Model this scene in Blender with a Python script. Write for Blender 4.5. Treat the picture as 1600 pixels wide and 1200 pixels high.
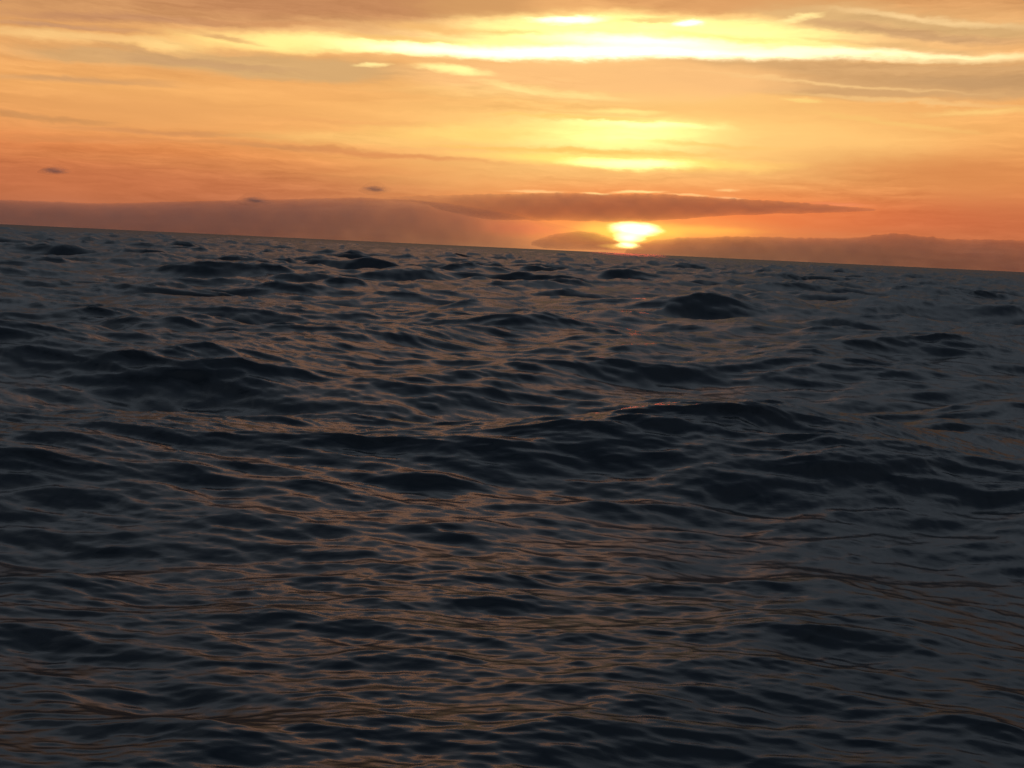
import bpy, math
import numpy as np
from mathutils import Matrix, Vector

for o in list(bpy.data.objects):
    bpy.data.objects.remove(o, do_unlink=True)
scene = bpy.context.scene
C = scene.collection
rad = math.radians

# ------------------------------------------------------------------ camera
CAM_Z = 3.0                      # metres above the mean sea level, in a small boat
PITCH, ROLL, FOCAL = 7.535, 2.69, 1605.0 / 1600.0
cam_data = bpy.data.cameras.new('camera')
cam_data.sensor_fit = 'HORIZONTAL'
cam_data.sensor_width = 36.0
cam_data.lens = 36.0 * FOCAL
cam_data.clip_start = 0.05
cam_data.clip_end = 200000.0
camera = bpy.data.objects.new('camera', cam_data)
C.objects.link(camera)
p, r = rad(PITCH), rad(ROLL)
fwd = Vector((0, math.cos(p), -math.sin(p)))
rt0 = Vector((1, 0, 0))
up0 = rt0.cross(fwd)
rt = rt0 * math.cos(r) + up0 * math.sin(r)
up = up0 * math.cos(r) - rt0 * math.sin(r)
camera.matrix_world = Matrix(((rt.x, up.x, -fwd.x, 0), (rt.y, up.y, -fwd.y, 0),
                              (rt.z, up.z, -fwd.z, CAM_Z), (0, 0, 0, 1)))
scene.camera = camera
scene.cycles.max_bounces = 4
scene.cycles.diffuse_bounces = 2
scene.cycles.glossy_bounces = 3
scene.cycles.volume_bounces = 1
scene.cycles.transparent_max_bounces = 24

# ------------------------------------------------------------------ exposure
scene.view_settings.view_transform = 'Standard'
scene.view_settings.look = 'None'
scene.view_settings.exposure = 0.0
scene.view_settings.gamma = 1.0
scene.view_settings.use_curve_mapping = False

# ------------------------------------------------------------------ sun
SUN_AZ, SUN_EL = 6.12, 0.98            # degrees, azimuth clockwise from +Y
sun_data = bpy.data.lights.new('sun', 'SUN')
sun_data.energy = 0.9
sun_data.angle = rad(4.0)          # veiled by the low cloud
sun_data.color = (1.0, 0.12, 0.06)
sun = bpy.data.objects.new('sun', sun_data)
C.objects.link(sun)
sd = Vector((math.sin(rad(SUN_AZ)) * math.cos(rad(SUN_EL)),
             math.cos(rad(SUN_AZ)) * math.cos(rad(SUN_EL)), math.sin(rad(SUN_EL))))
sun.rotation_euler = sd.to_track_quat('Z', 'Y').to_euler()
sun.location = (0, 0, 50)


# ------------------------------------------------------------------ sky
def lin(c, m=1.0):
    out = []
    for v in c[:3]:
        v = v / 255.0
        out.append((v / 12.92 if v <= 0.04045 else ((v + 0.055) / 1.055) ** 2.4) * m)
    return tuple(out) + (1.0,)


world = bpy.data.worlds.new('World')
scene.world = world
world.use_nodes = True
nt = world.node_tree
N, L = nt.nodes, nt.links
N.clear()


def node(kind, **kw):
    n = N.new(kind)
    for k, v in kw.items():
        setattr(n, k, v)
    return n


def put(sock, v):
    if hasattr(v, 'is_output'):
        L.new(v, sock)
    else:
        sock.default_value = v


def math_n(op, a, b=0.0, clamp=False):
    n = node('ShaderNodeMath', operation=op, use_clamp=clamp)
    put(n.inputs[0], a)
    put(n.inputs[1], b)
    return n.outputs[0]


def vec(op, a, b=None):
    n = node('ShaderNodeVectorMath', operation=op)
    put(n.inputs[0], a)
    if b is not None:
        put(n.inputs[1], b)
    return n.outputs['Value'] if op == 'LENGTH' else n.outputs[0]


def comb(x, y, z=0.0):
    n = node('ShaderNodeCombineXYZ')
    for s, v in zip(n.inputs, (x, y, z)):
        put(s, v)
    return n.outputs[0]


def noise(v, scale=1.0, detail=4.0, rough=0.55, lac=2.0, out='Fac'):
    n = node('ShaderNodeTexNoise')
    n.noise_dimensions = '3D'
    put(n.inputs['Vector'], v)
    n.inputs['Scale'].default_value = scale
    n.inputs['Detail'].default_value = detail
    n.inputs['Roughness'].default_value = rough
    n.inputs['Lacunarity'].default_value = lac
    return n.outputs[out]


def smooth(v, a, b, lo=0.0, hi=1.0):
    n = node('ShaderNodeMapRange', interpolation_type='SMOOTHSTEP')
    put(n.inputs[0], v)
    for s, x in zip(n.inputs[1:5], (a, b, lo, hi)):
        put(s, x)
    return n.outputs[0]


def mix(f, a, b, blend='MIX'):
    n = node('ShaderNodeMix', data_type='RGBA', blend_type=blend)
    put(n.inputs[0], f)
    put(n.inputs[6], a)
    put(n.inputs[7], b)
    return n.outputs[2]


def ramp(f, stops):
    n = node('ShaderNodeValToRGB')
    put(n.inputs[0], f)
    e = n.color_ramp.elements
    while len(e) < len(stops):
        e.new(0.5)
    for el, (pos, col) in zip(e, stops):
        el.position = pos
        el.color = col
    return n.outputs[0]


geo = node('ShaderNodeTexCoord')
sep = node('ShaderNodeSeparateXYZ')
L.new(geo.outputs['Generated'], sep.inputs[0])
AZ = math_n('MULTIPLY', math_n('ARCTAN2', sep.outputs[0], sep.outputs[1]), 180 / math.pi)
EL = math_n('MULTIPLY', math_n('ARCSINE', sep.outputs[2]), 180 / math.pi)

# clear air behind the clouds: physical sky with the sun just above the sea
sky = node('ShaderNodeTexSky', sky_type='NISHITA')
sky.sun_disc = False
sky.sun_elevation = rad(SUN_EL)
sky.sun_rotation = rad(SUN_AZ)
sky.altitude = 0.0
sky.air_density = 1.0
sky.dust_density = 2.0
sky.ozone_density = 2.0
air = mix(1.0, sky.outputs[0], (0.10, 0.10, 0.10, 1), 'MULTIPLY')

# layered stratus lit from below: streaks that lie along the horizon
c0 = comb(AZ, EL, 0.0)
nw = noise(vec('MULTIPLY', c0, (0.11, 0.55, 0.0)), 1.0, 4.0, 0.55, out='Color')
nf = noise(vec('MULTIPLY', c0, (0.9, 2.6, 0.0)), 1.0, 4.0, 0.6, out='Color')
wob = vec('MULTIPLY', vec('SUBTRACT', nw, (0.5, 0.5, 0.5)), (4.0, 0.95, 0.0))
wob2 = vec('MULTIPLY', vec('SUBTRACT', nf, (0.5, 0.5, 0.5)), (1.3, 0.36, 0.0))
W = vec('ADD', vec('ADD', c0, wob), wob2)                 # wavy coordinates, degrees
W_LOW = vec('ADD', c0, vec('MULTIPLY', wob2, (0.6, 0.6, 0.0)))
streak = noise(vec('MULTIPLY', W, (0.10, 1.35, 0.0)), 1.0, 6.0, 0.62)
streak2 = noise(vec('MULTIPLY', W, (0.35, 3.2, 3.0)), 1.0, 5.0, 0.6)

sun_side = ramp(math_n('DIVIDE', EL, 90.0), [(d / 90.0, c) for d, c in [
    (0.0, lin((172, 104, 74))), (2.0, lin((194, 108, 70))), (4.2, lin((224, 136, 78))),
    (7.0, lin((244, 173, 100))), (10.5, lin((228, 166, 104))), (14.0, lin((212, 152, 98))),
    (18.0, (0.50, 0.51, 0.56, 1)), (25.0, (0.68, 0.76, 0.87, 1)), (34.0, (0.82, 0.94, 1.08, 1)),
    (46.0, (0.74, 0.85, 0.98, 1)), (60.0, (0.28, 0.35, 0.46, 1)), (90.0, (0.15, 0.20, 0.29, 1))]])
far_side = ramp(math_n('DIVIDE', EL, 90.0), [(d / 90.0, c) for d, c in [
    (0.0, (0.14, 0.14, 0.18, 1)), (8.0, (0.18, 0.17, 0.20, 1)), (25.0, (0.34, 0.39, 0.47, 1)),
    (90.0, (0.28, 0.36, 0.48, 1))]])
cosd = math_n('COSINE', math_n('MULTIPLY', math_n('SUBTRACT', AZ, SUN_AZ), math.pi / 180))
deck = mix(smooth(cosd, -0.1, 0.93), far_side, sun_side)
deck = mix(1.0, deck, ramp(streak, [(0.25, (0.76, 0.71, 0.69, 1)), (0.5, (1, 1, 1, 1)), (0.75, (1.22, 1.28, 1.33, 1))]), 'MULTIPLY')
# broken cover overhead: the clear dusk air shows between clouds
gap = math_n('MULTIPLY', smooth(EL, 16.0, 40.0), smooth(noise(vec('MULTIPLY', geo.outputs['Generated'], (3.0, 3.0, 7.0)), 1.0, 5.0, 0.6), 0.45, 0.65))
col = mix(gap, deck, air)

# each band, bright rift and painted rim-light streak: azimuth, elevation, half width, half height (degrees), tilt, colour, opacity, core, raggedness
BANDS = [
    (5.83, 5.70, 24.16, 8.630, 2.0, (1.0, 0.515, 0.162, 1), 0.75, 0.0, 0),
    (5.74, 7.04, 14.80, 5.163, 1.9, (1.0, 0.61, 0.205, 1), 0.6, 0.0, 0),
    (21.37, 2.37, 12.78, 1.825, 1.9, (0.617, 0.15, 0.058, 1), 0.8, 0.0, 0.1),
    (6.57, 2.14, 15.28, 2.083, 2.4, (0.956, 0.195, 0.048, 1), 0.85, 0.0, 0.1),
    (-17.51, 1.46, 16.06, 2.248, 2.2, (0.456, 0.156, 0.076, 1), 0.7, 0.0, 0.1),
    (-19.11, 6.38, 13.09, 1.869, 2.9, (0.888, 0.434, 0.138, 1), 0.7, 0.0, 0.15),
    (6.00, 11.09, 25.87, 1.498, 1.4, (1.0, 0.62, 0.26, 1), 0.9, 0.1, 0.25),
    (6.33, 11.23, 11.90, 1.428, 0.4, (1.2, 0.85, 0.34, 1), 0.95, 0.15, 0.25),
    (5.99, 11.22, 11.24, 1.498, 0.4, (1.7, 1.25, 0.42, 1), 0.95, 0.25, 0.25),
    (-4.29, 10.41, 8.93, 0.515, 1.4, (1.7, 1.25, 0.42, 1), 0.9, 0.15, 0.2),
    (4.67, 10.41, 15.77, 0.446, 0.8, (2.2, 1.9, 1.2, 1), 0.95, 0.25, 0.12),
    (6.34, 11.03, 5.79, 0.374, -0.6, (2.2, 1.9, 1.2, 1), 0.8, 0.1, 0.25),
    (16.91, 10.54, 10.40, 0.284, -1.5, (1.6, 1.3, 0.7, 1), 0.75, 0.2, 0.12),
    (21.52, 10.29, 4.48, 0.179, -3.3, (1.05, 0.76, 0.36, 1), 0.8, 0.2, 0.2),
    (-13.38, 10.02, 6.55, 0.557, 3.0, (1.3, 0.95, 0.32, 1), 0.9, 0.1, 0.22),
    (-19.11, 9.29, 2.77, 0.369, -0.2, (1.05, 0.7, 0.26, 1), 0.8, 0.1, 0.22),
    (-23.90, 9.19, 5.79, 0.347, 3.7, (1.0, 0.62, 0.24, 1), 0.75, 0.1, 0.25),
    (-16.29, 10.00, 2.21, 0.190, -2.4, (0.73, 0.392, 0.156, 1), 0.8, 0.1, 0.4),
    (-7.38, 10.73, 3.73, 0.170, 0.1, (0.922, 0.527, 0.168, 1), 0.8, 0.1, 0.4),
    (-20.04, 8.95, 2.42, 0.151, -4.2, (0.672, 0.371, 0.156, 1), 0.7, 0.1, 0.4),
    (-0.89, 11.36, 2.75, 0.172, -2.0, (0.956, 0.61, 0.188, 1), 0.7, 0.0, 0.4),
    (19.66, 10.93, 5.52, 0.184, -5.1, (0.839, 0.503, 0.202, 1), 0.8, 0.1, 0.4),
    (15.59, 11.17, 2.25, 0.129, -6.2, (0.956, 0.644, 0.216, 1), 0.7, 0.1, 0.4),
    (2.18, 12.03, 2.13, 0.240, 1.1, (2.2, 1.9, 1.2, 1), 0.9, 0.2, 0.25),
    (8.58, 12.03, 0.81, 0.201, 0.7, (2.2, 1.9, 1.2, 1), 0.9, 0.2, 0.2),
    (-5.02, 11.33, 3.76, 0.273, -0.3, (0.888, 0.468, 0.15, 1), 0.7, 0.1, 0.3),
    (10.70, 11.36, 4.00, 0.167, -3.3, (1.0, 0.753, 0.223, 1), 0.6, 0.1, 0.3),
    (18.58, 9.35, 13.34, 0.931, -1.4, (0.672, 0.381, 0.162, 1), 0.95, 0.75, 0.1),
    (3.72, 9.08, 10.34, 1.034, 1.0, (1.0, 0.552, 0.216, 1), 0.9, 0.75, 0.06),
    (-13.03, 8.84, 7.24, 0.658, 1.7, (0.687, 0.407, 0.171, 1), 0.95, 0.6, 0.12),
    (-21.55, 8.54, 5.39, 0.449, 2.0, (0.658, 0.381, 0.162, 1), 0.85, 0.4, 0.18),
    (2.73, 8.26, 11.43, 0.485, 0.3, (1.0, 0.61, 0.216, 1), 0.7, 0.2, 0.15),
    (-19.12, 11.42, 16.02, 1.232, 4.5, (0.631, 0.305, 0.127, 1), 0.85, 0.35, 0.2),
    (-10.45, 12.14, 10.99, 0.999, 3.7, (0.552, 0.246, 0.107, 1), 0.85, 0.4, 0.2),
    (-2.32, 12.62, 4.12, 0.686, 3.0, (0.672, 0.342, 0.127, 1), 0.8, 0.2, 0.2),
    (2.47, 12.89, 3.08, 0.548, 1.9, (0.855, 0.434, 0.162, 1), 0.9, 0.3, 0.2),
    (9.23, 13.09, 5.67, 0.800, 0.4, (0.745, 0.361, 0.138, 1), 0.9, 0.4, 0.2),
    (15.80, 12.45, 4.77, 0.699, -2.8, (0.776, 0.479, 0.202, 1), 0.85, 0.3, 0.2),
    (21.96, 11.82, 7.73, 0.446, -5.9, (0.687, 0.423, 0.181, 1), 0.9, 0.3, 0.2),
    (6.61, 12.12, 2.03, 0.169, 3.9, (0.956, 0.456, 0.156, 1), 0.6, 0.1, 0.2),
    (13.89, 12.38, 1.33, 0.190, 9.2, (1.3, 1.0, 0.4, 1), 0.9, 0.1, 0.15),
    (20.44, 12.23, 6.07, 0.182, -6.6, (1.05, 0.72, 0.34, 1), 0.6, 0.1, 0.2),
    (-21.26, 6.10, 10.01, 1.031, 3.1, (0.776, 0.342, 0.112, 1), 0.55, 0.0, 0.25),
    (-23.34, 7.26, 6.16, 0.235, 2.8, (0.604, 0.323, 0.144, 1), 0.7, 0.1, 0.3),
    (-18.79, 5.16, 6.58, 0.188, 1.4, (0.631, 0.27, 0.102, 1), 0.7, 0.1, 0.3),
    (-8.96, 6.32, 5.45, 0.170, 1.7, (0.839, 0.371, 0.122, 1), 0.6, 0.1, 0.3),
    (-20.64, 10.40, 8.18, 0.273, 4.5, (0.527, 0.25, 0.127, 1), 0.7, 0.1, 0.3),
    (-23.90, 9.66, 4.33, 0.173, 2.8, (0.578, 0.305, 0.162, 1), 0.7, 0.1, 0.3),
    (-13.40, 10.89, 5.87, 0.228, 2.2, (0.672, 0.305, 0.122, 1), 0.6, 0.1, 0.3),
    (20.52, 11.45, 6.97, 0.273, -5.4, (0.565, 0.323, 0.156, 1), 0.75, 0.2, 0.3),
    (16.78, 12.01, 4.12, 0.222, -6.7, (0.617, 0.352, 0.162, 1), 0.7, 0.2, 0.3),
    (23.39, 9.17, 4.95, 0.408, -3.2, (0.552, 0.314, 0.141, 1), 0.8, 0.2, 0.25),
    (-16.92, 8.69, 5.07, 0.253, 1.3, (0.604, 0.342, 0.162, 1), 0.7, 0.2, 0.3),
    (-21.27, 2.15, 15.93, 1.286, 2.6, (0.604, 0.181, 0.065, 1), 0.6, 0.0, 0.2),
    (22.06, 4.72, 9.59, 1.439, -0.1, (0.658, 0.223, 0.07, 1), 0.7, 0.0, 0.2),
    (-8.19, 9.26, 1.15, 0.170, 2.0, (1.2, 0.9, 0.35, 1), 0.9, 0.2, 0.2),
    (-3.90, 9.27, 2.07, 0.275, -2.5, (1.3, 1.05, 0.4, 1), 0.9, 0.2, 0.2),
    (-0.75, 8.54, 2.42, 0.173, -7.8, (1.1, 0.75, 0.28, 1), 0.8, 0.1, 0.2),
    (2.03, 8.33, 3.81, 0.243, -1.5, (1.15, 0.8, 0.3, 1), 0.8, 0.1, 0.2),
    (5.37, 7.52, 2.41, 0.207, 0.9, (1.3, 1.0, 0.33, 1), 0.9, 0.1, 0.2),
    (5.79, 6.23, 17.25, 2.139, 1.0, (1.04, 0.6, 0.19, 1), 0.8, 0.0, 0.15),
    (5.79, 6.37, 11.38, 1.173, 1.0, (1.22, 0.78, 0.24, 1), 0.95, 0.0, 0.2),
    (5.79, 6.30, 7.41, 0.896, 2.0, (1.55, 1.25, 0.42, 1), 0.95, 0.0, 0.3),
    (6.61, 6.86, 4.81, 0.240, 0.8, (1.9, 1.6, 0.6, 1), 0.7, 0.0, 0.25),
    (5.18, 5.00, 9.02, 0.520, 0.2, (1.3, 0.85, 0.2, 1), 0.95, 0.2, 0.12),
    (5.88, 4.89, 3.81, 0.346, 1.2, (2.0, 1.6, 0.6, 1), 0.95, 0.1, 0.1),
    (-2.73, 6.07, 6.96, 0.557, 1.9, (1.1, 0.72, 0.2, 1), 0.8, 0.0, 0.15),
    (-8.93, 5.46, 7.85, 0.443, 1.5, (1.0, 0.58, 0.18, 1), 0.7, 0.0, 0.2),
    (2.89, 5.48, 9.41, 0.174, 0.4, (0.973, 0.578, 0.127, 1), 0.75, 0.1, 0.25),
    (10.42, 5.98, 5.40, 0.135, -0.4, (0.973, 0.552, 0.127, 1), 0.6, 0.1, 0.25),
    (3.84, 7.04, 6.93, 0.139, 0.2, (1.0, 0.617, 0.156, 1), 0.6, 0.1, 0.25),
    (14.05, 6.42, 7.53, 1.179, 0.1, (1.02, 0.58, 0.19, 1), 0.7, 0.0, 0.15),
    (-12.63, 4.79, 6.32, 0.200, -0.2, (0.658, 0.287, 0.102, 1), 0.8, 0.1, 0.2),
    (-24.81, 5.28, 3.74, 0.173, 2.1, (0.604, 0.279, 0.102, 1), 0.8, 0.1, 0.2),
    (-22.47, 4.52, 5.39, 0.239, 2.6, (0.687, 0.262, 0.089, 1), 0.7, 0.1, 0.2),
    (-6.85, 4.67, 5.86, 0.207, -1.7, (0.73, 0.27, 0.093, 1), 0.7, 0.1, 0.2),
    (-16.56, 3.67, 12.24, 0.387, 0.8, (0.672, 0.238, 0.08, 1), 0.6, 0.0, 0.2),
    (16.41, 9.11, 7.67, 0.128, -3.9, (0.973, 0.604, 0.246, 1), 0.7, 0.1, 0.2),
    (19.29, 8.38, 7.73, 0.124, -3.2, (0.922, 0.565, 0.223, 1), 0.7, 0.1, 0.2),
    (23.53, 7.83, 3.48, 0.203, 0.5, (1.0, 0.617, 0.202, 1), 0.85, 0.1, 0.25),
    (14.88, 8.25, 1.10, 0.130, -2.5, (1.0, 0.687, 0.216, 1), 0.8, 0.1, 0.2),
    (18.76, 7.35, 4.40, 0.157, -6.8, (0.956, 0.552, 0.168, 1), 0.8, 0.1, 0.25),
    (-3.55, 24.25, 19.91, 2.522, 3.4, (11.0, 4.5, 1.5, 1), 0.9, 0.1, 0.25),  # rift added above the view, overbright so the near water mirrors orange
    (6.27, 1.26, 8.01, 0.906, 1.5, (1.0, 0.392, 0.089, 1), 0.9, 0.1, 0.12),
    (0.30, 1.10, 3.18, 0.494, 0.7, (0.922, 0.238, 0.089, 1), 0.85, 0.1, 0.15),
    (8.70, 1.37, 4.13, 0.344, 1.5, (1.2, 0.65, 0.1, 1), 0.9, 0.1, 0.15),
    (6.27, 1.40, 6.62, 1.602, 1.5, (1.15, 0.36, 0.09, 1), 0.7, 0.0, 0.12),
    (6.10, 1.19, 3.49, 0.663, 1.6, (1.6, 0.8, 0.12, 1), 0.9, 0.1, 0.1),
    (6.34, 1.34, 1.39, 0.383, -0.5, (5.0, 3.6, 1.5, 1), 0.98, 0.15, 0.15),
    (6.05, 0.87, 0.84, 0.279, 0.6, (4.0, 2.8, 1.0, 1), 0.98, 0.15, 0.15),
    (5.63, 0.36, 1.19, 0.175, 0.7, (1.6, 0.8, 0.15, 1), 0.95, 0.2, 0.05),
    (5.94, 0.45, 0.70, 0.175, 0.6, (4.0, 2.6, 0.9, 1), 0.95, 0.2, 0.05),
    (6.32, 3.34, 1.59, 0.090, 3.3, (1.3, 0.8, 0.3, 1), 0.9, 0.2, 0.3),  # from here down: rim light of the long bank, painted as sky streaks
    (4.06, 3.17, 0.91, 0.077, 0.5, (1.2, 0.7, 0.26, 1), 0.9, 0.2, 0.3),
    (0.73, 3.13, 1.83, 0.091, 1.6, (1.1, 0.58, 0.22, 1), 0.9, 0.2, 0.3),
    (9.08, 3.31, 1.37, 0.075, -0.8, (1.1, 0.58, 0.22, 1), 0.85, 0.2, 0.3),
    (11.30, 3.22, 1.01, 0.074, -1.0, (1.05, 0.5, 0.2, 1), 0.8, 0.2, 0.3),
    (11.10, 3.62, 0.74, 0.101, 2.0, (1.1, 0.6, 0.22, 1), 0.9, 0.1, 0.2),
    (16.92, 3.07, 1.93, 0.129, -1.3, (0.871, 0.262, 0.107, 1), 0.8, 0.1, 0.2),
]
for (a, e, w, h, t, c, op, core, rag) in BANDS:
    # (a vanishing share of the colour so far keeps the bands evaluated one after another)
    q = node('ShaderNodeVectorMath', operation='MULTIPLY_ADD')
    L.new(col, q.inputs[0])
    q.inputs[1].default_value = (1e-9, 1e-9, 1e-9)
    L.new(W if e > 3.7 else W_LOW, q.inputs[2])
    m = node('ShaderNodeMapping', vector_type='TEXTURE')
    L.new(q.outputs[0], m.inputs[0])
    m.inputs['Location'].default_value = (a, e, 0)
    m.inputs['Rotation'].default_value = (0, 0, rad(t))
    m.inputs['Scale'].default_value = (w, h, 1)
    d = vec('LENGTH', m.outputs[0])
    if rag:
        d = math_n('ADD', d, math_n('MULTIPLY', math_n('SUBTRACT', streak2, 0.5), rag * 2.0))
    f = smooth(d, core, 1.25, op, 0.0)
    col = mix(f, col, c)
patch = noise(vec('MULTIPLY', c0, (0.06, 0.22, 0.0)), 1.0, 2.0, 0.5)
col = mix(smooth(patch, 0.38, 0.62), col, mix(1.0, col, ramp(streak2, [(0.3, (0.89, 0.86, 0.84, 1)), (0.7, (1.11, 1.13, 1.14, 1))]), 'MULTIPLY'))
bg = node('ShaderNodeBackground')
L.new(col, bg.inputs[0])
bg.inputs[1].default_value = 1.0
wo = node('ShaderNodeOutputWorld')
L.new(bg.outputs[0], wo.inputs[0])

# ------------------------------------------------------------------ the sea
G = 9.81


class Tile:
    """One periodic patch of wind sea from a directional wave spectrum."""

    def __init__(self, size, n, lmin, lmax, amp, spread, wind, chop, peak=None, seed=0):
        g = np.random.default_rng(seed)
        self.size, self.n = size, n
        k1 = np.fft.fftfreq(n, 1.0 / n) * 2 * np.pi / size
        kx, ky = np.meshgrid(k1, k1, indexing='ij')
        k = np.hypot(kx, ky)
        k[0, 0] = 1.0
        lam = 2 * np.pi / k
        S = k ** -4.0                                    # spectrum per unit area
        if peak:
            kp = 2 * np.pi / peak
            S = S * np.exp(-1.25 * (kp / k) ** 2)
        cosw = (kx * math.sin(wind) + ky * math.cos(wind)) / k
        ang = np.abs(cosw) ** spread * np.where(cosw > 0, 1.0, 0.08) + 0.012
        S = S * ang
        S[(lam < lmin) | (lam > lmax)] = 0
        S[0, 0] = 0
        h = (g.normal(size=(n, n)) + 1j * g.normal(size=(n, n))) * np.sqrt(S)
        H = np.fft.ifft2(h)
        sd = H.real.std()
        self.z = H.real * (amp / sd)
        self.dx = np.fft.ifft2(-1j * kx / k * h).real * (-amp / sd) * chop
        self.dy = np.fft.ifft2(-1j * ky / k * h).real * (-amp / sd) * chop
        self.z, self.dx, self.dy = (q.astype(np.float32) for q in (self.z, self.dx, self.dy))

    def at(self, x, y):
        """Displacement there, by periodic cubic interpolation."""
        n = self.n
        u, v = x / self.size * n, y / self.size * n
        i, j = np.floor(u).astype(np.int64), np.floor(v).astype(np.int64)

        def wts(f):
            f = f.astype(np.float32)
            g = 1 - f
            return (g ** 3 / 6, (3 * f ** 3 - 6 * f ** 2 + 4) / 6, (3 * g ** 3 - 6 * g ** 2 + 4) / 6, f ** 3 / 6)
        wu, wv = wts(u - i), wts(v - j)
        out = [np.zeros(x.shape, np.float32) for _ in range(3)]
        jj_ = [(j + b_ - 1) % n for b_ in range(4)]
        for a_ in range(4):
            row = ((i + a_ - 1) % n) * n
            for b_ in range(4):
                w = wu[a_] * wv[b_]
                q = row + jj_[b_]
                for o_, f in zip(out, (self.dx, self.dy, self.z)):
                    o_ += w * f.ravel()[q]
        return out


#             size    n    lmin  lmax   amp   spread wind          chop
TILES = [Tile(271.0, 1024, 5.0, 80.0, 0.36, 4.0, rad(172), 0.85, 19.0, 11),
         Tile(61.7, 1024, 0.9, 5.0, 0.074, 3.0, rad(160), 0.65, None, 12),
         Tile(13.3, 1024, 0.14, 0.9, 0.021, 2.2, rad(189), 0.5, None, 13),
         Tile(3.7, 512, 0.04, 0.14, 0.0036, 2.4, rad(180), 0.4, None, 14)]
FADE = [(2500.0, 9000.0), (900.0, 2500.0), (200.0, 500.0), (16.0, 45.0)]
LONG = [1.0, 1.3, 1.8, 2.2]        # the crests run on across the wind


def rows():
    out, q = [], 1.6
    while q < 60000.0:
        out.append(q)
        if q < 9:
            s = 0.0027
        elif q < 40:
            s = 0.0039
        elif q < 220:
            s = 0.0052
        elif q < 1000:
            s = 0.0085
        elif q < 3000:
            s = 0.02
        else:
            s = 0.12
        q *= 1 + s
    return np.array(out)


R = rows()
A = np.concatenate([np.linspace(-180, -42, 70, endpoint=False), np.linspace(-42, -31, 44, endpoint=False),
                    np.linspace(-31, 31, 780, endpoint=False), np.linspace(31, 42, 44, endpoint=False),
                    np.linspace(42, 180, 70, endpoint=False)])
rr, aa = np.meshgrid(R, np.radians(A), indexing='ij')
x0, y0 = rr * np.sin(aa), rr * np.cos(aa)
OX, OY = 160.42, 218.24                     # which stretch of the sea the boat lies in
px, py, pz = x0.copy(), y0.copy(), np.zeros_like(x0)
for T, (f0, f1), lg in zip(TILES, FADE, LONG):
    fade = 1 - np.clip((rr - f0) / (f1 - f0), 0, 1)
    sel = fade > 0
    dx, dy, dz = T.at((x0[sel] + OX) / lg + 0.06 * y0[sel], y0[sel] + OY)
    near = np.clip((rr[sel] - 5.0) / 16.0, 0, 1)
    low = 0.62 if lg == 1.0 else (0.70 if lg > 1.5 else 0.64)            # calmer chop in the lee of the boat
    fade = fade.copy()
    fade[sel] *= low + (1 - low) * near * near * (3 - 2 * near)
    if lg < 1.5:
        fade[sel] *= 1 + (0.2 if lg == 1.0 else 0.45) * np.clip((rr[sel] - 30.0) / 90.0, 0, 1)
    crest = fade[sel] * (1 + 0.45 * np.clip((rr[sel] - 18.0) / 20.0, 0, 1) * (lg == 1.3))
    px[sel] += dx * crest
    py[sel] += dy * crest
    pz[sel] += dz * fade[sel]
py -= 0.12 * pz                    # the wind steepens the faces that come towards the boat
# steeper single seas: one lifts its crest over the horizon, one breaks close under the boat's side
SEAS = [(5.81, 5.15, 0.75, 0.12, 0.13, 0.0)]
for (az, dist, wid, dep, ht, tilt) in SEAS:
    cx, cy = dist * math.sin(rad(az)), dist * math.cos(rad(az))
    ca, sa = math.cos(rad(tilt)), math.sin(rad(tilt))
    qx, qy = (x0 - cx) * ca + (y0 - cy) * sa, -(x0 - cx) * sa + (y0 - cy) * ca
    pz += ht * np.exp(-(qx / wid) ** 2) / (1 + (qy / dep) ** 2) ** 1.5
nr, na = x0.shape
co = np.stack([px, py, pz], -1).reshape(-1, 3).astype(np.float32)
i = np.arange(nr - 1)[:, None] * na
j = np.arange(na)[None, :]
jn = (j + 1) % na
quads = np.stack([i + j, i + na + j, i + na + jn, i + jn], -1).reshape(-1, 4).astype(np.int32)
quads = quads[:, ::-1].copy()
centre = np.array([[0, 0, co[:na, 2].mean()]], np.float32)
co = np.concatenate([co, centre])
jj = np.arange(na)
fan = np.stack([np.full(na, nr * na), (jj + 1) % na, jj], -1).astype(np.int32)
me = bpy.data.meshes.new('sea')
nq, nt3 = len(quads), len(fan)
me.vertices.add(len(co))
me.vertices.foreach_set('co', co.ravel())
me.loops.add(nq * 4 + nt3 * 3)
me.loops.foreach_set('vertex_index', np.concatenate([quads.ravel(), fan.ravel()]))
me.polygons.add(nq + nt3)
me.polygons.foreach_set('loop_start', np.concatenate([np.arange(nq) * 4, nq * 4 + np.arange(nt3) * 3]).astype(np.int32))
me.polygons.foreach_set('use_smooth', np.ones(nq + nt3, bool))
me.update(calc_edges=True)
me.validate()
print('sea triangles', 2 * nq + nt3)
# how much ripple is finer than the mesh there: it widens the gloss
rough = 0.24 + 0.06 * np.clip((np.log(np.maximum(rr, 5.0)) - math.log(8.0)) / math.log(400 / 8.0), 0, 1)
at = me.attributes.new('ripple', 'FLOAT', 'POINT')
at.data.foreach_set('value', np.concatenate([rough.ravel(), [0.21]]).astype(np.float32))

wm = bpy.data.materials.new('sea_water')
wm.use_nodes = True
mt = wm.node_tree
mt.nodes.clear()


def mnode(kind, **kw):
    n = mt.nodes.new(kind)
    for k, v in kw.items():
        setattr(n, k, v)
    return n


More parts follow.
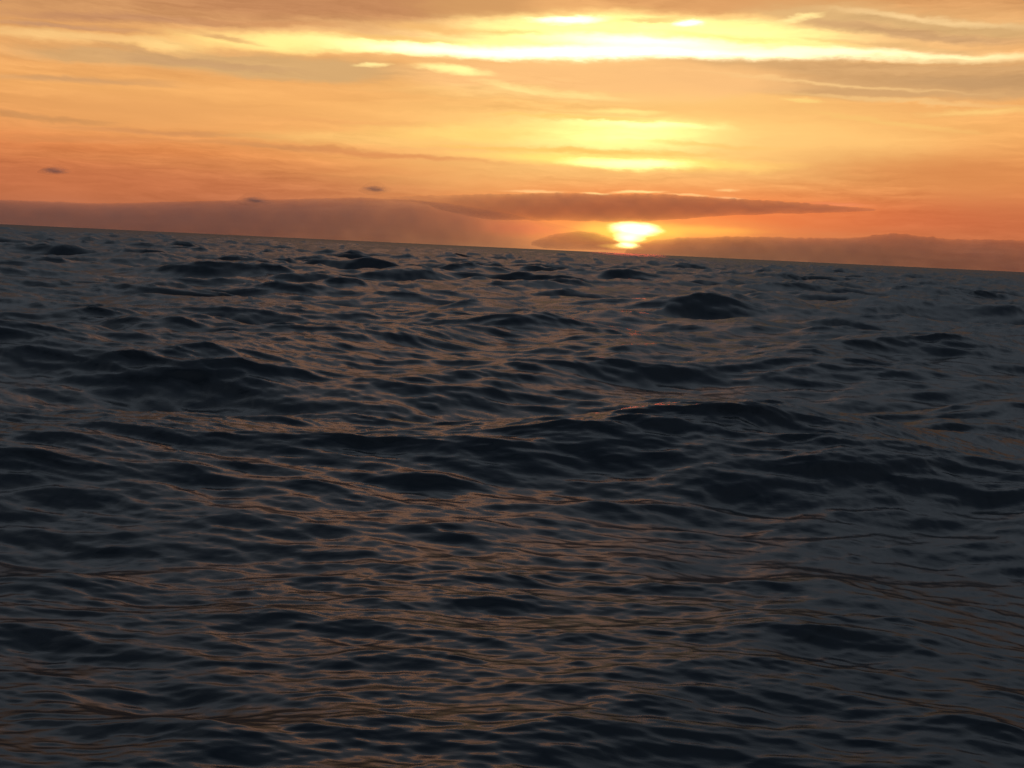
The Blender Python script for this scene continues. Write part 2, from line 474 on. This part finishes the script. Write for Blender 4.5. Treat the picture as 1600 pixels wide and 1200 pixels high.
mo = mnode('ShaderNodeOutputMaterial')
body = mnode('ShaderNodeBsdfDiffuse')                       # light that comes back up out of the water
body.inputs['Color'].default_value = (0.003, 0.006, 0.009, 1)
gloss = mnode('ShaderNodeBsdfGlossy')
gloss.inputs['Color'].default_value = (1, 1, 1, 1)
an = mnode('ShaderNodeAttribute', attribute_name='ripple')
mt.links.new(an.outputs['Fac'], gloss.inputs['Roughness'])
fr = mnode('ShaderNodeFresnel')
fr.inputs['IOR'].default_value = 1.333
# ripples finer than the mesh hide each other at low angles: mirror strength levels off
f1 = mnode('ShaderNodeMath', operation='MULTIPLY_ADD')
f1.inputs[1].default_value = 1.0 / 0.088
f1.inputs[2].default_value = 1.3
f2 = mnode('ShaderNodeMath', operation='DIVIDE')
mt.links.new(fr.outputs[0], f1.inputs[0])
mt.links.new(fr.outputs[0], f2.inputs[0])
mt.links.new(f1.outputs[0], f2.inputs[1])
mxs = mnode('ShaderNodeMixShader')
mt.links.new(f2.outputs[0], mxs.inputs[0])
mt.links.new(body.outputs[0], mxs.inputs[1])
mt.links.new(gloss.outputs[0], mxs.inputs[2])
mt.links.new(mxs.outputs[0], mo.inputs['Surface'])
tc = mt.nodes.new('ShaderNodeTexCoord')
mp = mt.nodes.new('ShaderNodeMapping')
mp.inputs['Scale'].default_value = (9.0, 22.0, 9.0)
mp.inputs['Rotation'].default_value = (0, 0, rad(8))
mt.links.new(tc.outputs['Object'], mp.inputs[0])
nz = mt.nodes.new('ShaderNodeTexNoise')
nz.inputs['Scale'].default_value = 1.0
nz.inputs['Detail'].default_value = 3.0
mt.links.new(mp.outputs[0], nz.inputs['Vector'])
bp = mt.nodes.new('ShaderNodeBump')
bp.inputs['Strength'].default_value = 0.3
bp.inputs['Distance'].default_value = 0.008
mt.links.new(nz.outputs['Fac'], bp.inputs['Height'])
for n_ in (fr, gloss, body):
    mt.links.new(bp.outputs[0], n_.inputs['Normal'])
me.materials.append(wm)
sea = bpy.data.objects.new('sea_water', me)
C.objects.link(sea)
sea['kind'] = 'structure'
sea['label'] = 'dark choppy sea with small steep waves reaching to the horizon'

# ------------------------------------------------------------------ low clouds, far out over the sea


def cloud_material(name, density, albedo, g, veil, soft=None):
    m = bpy.data.materials.new(name)
    m.use_nodes = True
    t = m.node_tree
    t.nodes.clear()
    out = t.nodes.new('ShaderNodeOutputMaterial')
    pv = t.nodes.new('ShaderNodeVolumePrincipled')
    pv.inputs['Color'].default_value = albedo + (1,)
    pv.inputs['Density'].default_value = density
    pv.inputs['Anisotropy'].default_value = g
    t.links.new(pv.outputs[0], out.inputs['Volume'])
    if soft and len(soft) == 2:     # thins out towards its end
        oc = t.nodes.new('ShaderNodeTexCoord')
        sx = t.nodes.new('ShaderNodeSeparateXYZ')
        t.links.new(oc.outputs['Object'], sx.inputs[0])
        fd = t.nodes.new('ShaderNodeMapRange')
        fd.interpolation_type = 'SMOOTHSTEP'
        for s_, v_ in zip(fd.inputs[1:5], (soft[0], soft[1], density, 0.0)):
            s_.default_value = v_
        t.links.new(sx.outputs[0], fd.inputs[0])
        t.links.new(fd.outputs[0], pv.inputs['Density'])
    elif soft:                        # thins out from its middle, with wisps
        oc = t.nodes.new('ShaderNodeTexCoord')
        sc_ = t.nodes.new('ShaderNodeVectorMath')
        sc_.operation = 'DIVIDE'
        sc_.inputs[1].default_value = soft
        t.links.new(oc.outputs['Object'], sc_.inputs[0])
        ns_ = t.nodes.new('ShaderNodeTexNoise')
        ns_.inputs['Scale'].default_value = 2.2
        t.links.new(sc_.outputs[0], ns_.inputs['Vector'])
        ln = t.nodes.new('ShaderNodeVectorMath')
        ln.operation = 'LENGTH'
        t.links.new(sc_.outputs[0], ln.inputs[0])
        ad = t.nodes.new('ShaderNodeMath')
        ad.operation = 'ADD'
        t.links.new(ln.outputs['Value'], ad.inputs[0])
        t.links.new(ns_.outputs['Fac'], ad.inputs[1])
        fd = t.nodes.new('ShaderNodeMapRange')
        fd.interpolation_type = 'SMOOTHSTEP'
        for s_, v_ in zip(fd.inputs[1:5], (0.55, 1.35, density, 0.0)):
            s_.default_value = v_
        t.links.new(ad.outputs[0], fd.inputs[0])
        t.links.new(fd.outputs[0], pv.inputs['Density'])
    tr = t.nodes.new('ShaderNodeBsdfTransparent')
    tl = t.nodes.new('ShaderNodeBsdfTranslucent')
    tl.inputs[0].default_value = (0.30, 0.20, 0.16, 1)
    mx = t.nodes.new('ShaderNodeMixShader')
    co_ = t.nodes.new('ShaderNodeTexCoord')
    no = t.nodes.new('ShaderNodeTexNoise')
    no.inputs['Scale'].default_value = 0.0016
    no.inputs['Detail'].default_value = 3
    t.links.new(co_.outputs['Object'], no.inputs['Vector'])
    mr = t.nodes.new('ShaderNodeMapRange')
    mr.inputs[1].default_value = 0.35
    mr.inputs[2].default_value = 0.75
    mr.inputs[3].default_value = 0.0
    mr.inputs[4].default_value = veil
    t.links.new(no.outputs['Fac'], mr.inputs[0])
    t.links.new(mr.outputs[0], mx.inputs[0])
    t.links.new(tr.outputs[0], mx.inputs[1])
    t.links.new(tl.outputs[0], mx.inputs[2])
    t.links.new(mx.outputs[0], out.inputs['Surface'])
    return m


def cloud(name, label, dist, depth, outline, mat, lump, seed, taper=0.35, n=160, mcirc=20):
    """A closed lumpy bank of vapour. outline: (azimuth, elevation of base, elevation of top) along its length."""
    g = np.random.default_rng(seed)
    az = np.array([q[0] for q in outline])
    lo = np.array([q[1] for q in outline])
    hi = np.array([q[2] for q in outline])
    t = np.linspace(az[0], az[-1], n)
    lo_, hi_ = np.interp(t, az, lo), np.interp(t, az, hi)

    def wav(lmin, lmax, k=14):
        s = np.zeros(n)
        for _ in range(k):
            l = math.exp(g.uniform(math.log(lmin), math.log(lmax)))
            s += np.sin(t / l * 2 * math.pi + g.uniform(0, 6.28)) * (l / lmax) ** 0.8
        return s / math.sqrt(k)
    thick = np.clip((hi_ - lo_) / 0.5, 0.1, 1.0)
    hi_ = hi_ + np.abs(wav(0.25, 2.4)) * lump * thick
    lo_ = lo_ + np.where(lo_ > 0.05, wav(0.5, 3.5) * lump * 0.5 * thick, 0)
    mid, hh = (lo_ + hi_) / 2, np.maximum((hi_ - lo_) / 2, 0.004)
    hh[0] = hh[-1] = 0.004
    span = (t - t[0]) / (t[-1] - t[0])
    prof = np.clip(np.sin(span * math.pi), 0, 1) ** taper
    ph = np.linspace(0, 2 * math.pi, mcirc, endpoint=False)
    verts = []
    for i_ in range(n):
        for q in ph:
            wob_ = 1 + 0.10 * math.sin(3 * q + t[i_] * 2.1) + 0.06 * math.sin(5 * q - t[i_] * 5.3)
            dd = dist + depth * prof[i_] * math.cos(q) * wob_ + 2.0 * math.cos(q)
            e_ = mid[i_] + hh[i_] * math.sin(q)
            a_ = rad(t[i_])
            verts.append((dd * math.sin(a_), dd * math.cos(a_), max(dist * math.tan(rad(e_)) + CAM_Z, 3.0)))
    base = Vector((dist * math.sin(rad(t.mean())), dist * math.cos(rad(t.mean())), dist * math.tan(rad(mid.mean()))))
    verts = [tuple(Vector(v) - base) for v in verts]
    faces = []
    for i_ in range(n - 1):
        for k in range(mcirc):
            k2 = (k + 1) % mcirc
            faces.append((i_ * mcirc + k, i_ * mcirc + k2, (i_ + 1) * mcirc + k2, (i_ + 1) * mcirc + k))
    faces.append(tuple(range(mcirc))[::-1])
    faces.append(tuple((n - 1) * mcirc + k for k in range(mcirc)))
    m = bpy.data.meshes.new(name)
    m.from_pydata(verts, [], faces)
    m.polygons.foreach_set('use_smooth', [True] * len(m.polygons))
    m.update()
    m.materials.append(mat)
    o = bpy.data.objects.new(name, m)
    C.objects.link(o)
    o.location = base
    o['label'] = label
    o['category'] = 'cloud'
    o['group'] = 'low dark clouds along the horizon'
    return o


bank_vapour = cloud_material('bank_vapour', 0.0008, (0.30, 0.22, 0.20), 0.4, 0.12)
long_vapour = cloud_material('long_vapour', 0.00074, (0.30, 0.22, 0.20), 0.4, 0.08, (-1500.0, -3500.0))
thin_vapour = cloud_material('thin_vapour', 0.0006, (0.36, 0.28, 0.26), 0.4, 0.06, (4100.0, 6500.0))
puff_vapour = cloud_material('puff_vapour', 0.0085, (0.36, 0.30, 0.30), 0.3, 0.1, (175.0, 150.0, 45.0))
cloud('cloud', 'long dark cloud bank stretched just above the setting sun', 14000.0, 700.0,
      [(-7.47, 2.282, 2.385), (-5.74, 2.234, 2.543), (-3.99, 1.836, 2.665), (-2.59, 1.557, 2.768), (-1.19, 1.485, 2.870), (2.32, 1.612, 3.099), (5.11, 1.668, 3.150), (7.88, 1.857, 3.226), (10.63, 2.209, 3.159), (13.65, 2.460, 3.098), (16.61, 2.633, 2.964), (18.85, 2.806, 2.871)], long_vapour, 0.1, 3)
cloud('cloud', 'wide hazy brown cloud bank lying on the horizon left of the sun', 17000.0, 1300.0,
      [(-43.01, -0.518, 0.435), (-29.87, -0.613, 1.158), (-26.58, -0.631, 1.183), (-22.19, -0.653, 1.259), (-16.54, -0.676, 1.719), (-13.59, -0.685, 1.953), (-8.85, -0.696, 2.313), (-6.08, -0.700, 2.354), (-3.98, -0.702, 2.251), (-1.86, -0.703, 2.007), (0.63, -0.703, 1.636), (3.12, -0.702, 1.192), (5.26, -0.700, 0.661)], thin_vapour, 0.05, 5, 0.5)
cloud('cloud', 'small dark cloud lump close beside the left edge of the sun', 13000.0, 400.0,
      [(0.69, 0.206, 0.381), (1.38, 0.064, 0.658), (2.08, 0.061, 0.900), (3.13, 0.076, 1.088), (4.18, 0.090, 1.066), (4.90, 0.123, 0.854), (5.55, 0.152, 0.570), (6.16, 0.180, 0.284)], bank_vapour, 0.05, 8)
cloud('cloud', 'low dark cloud bank resting on the horizon right of the sun', 15000.0, 800.0,
      [(5.82, -0.699, 0.129), (6.50, -0.698, 0.474), (7.35, -0.696, 0.756), (8.72, -0.694, 0.957), (11.79, -0.687, 1.160), (15.12, -0.677, 1.235), (17.71, -0.667, 1.343), (19.90, -0.658, 1.662), (22.37, -0.647, 1.466), (25.88, -0.629, 1.540), (29.20, -0.609, 1.605)], bank_vapour, 0.09, 10)
cloud('cloud', 'tiny dark cloud puff alone over the far left horizon', 11000.0, 140.0,
      [(-24.90, 2.607, 2.700), (-24.41, 2.548, 2.987), (-23.91, 2.583, 3.087), (-23.32, 2.719, 2.846)], puff_vapour, 0.03, 21)
cloud('cloud', 'small dark cloud puff touching the top of the hazy brown bank', 11000.0, 150.0,
      [(-15.30, 1.689, 1.822), (-14.75, 1.552, 2.256), (-14.09, 1.588, 2.328), (-13.32, 1.799, 1.934)], puff_vapour, 0.03, 22)
cloud('cloud', 'small dark cloud puff floating clear above the left end of the long bank', 11000.0, 150.0,
      [(-8.86, 2.654, 2.757), (-8.35, 2.511, 3.160), (-7.77, 2.542, 3.226), (-7.07, 2.750, 2.887)], puff_vapour, 0.03, 23)
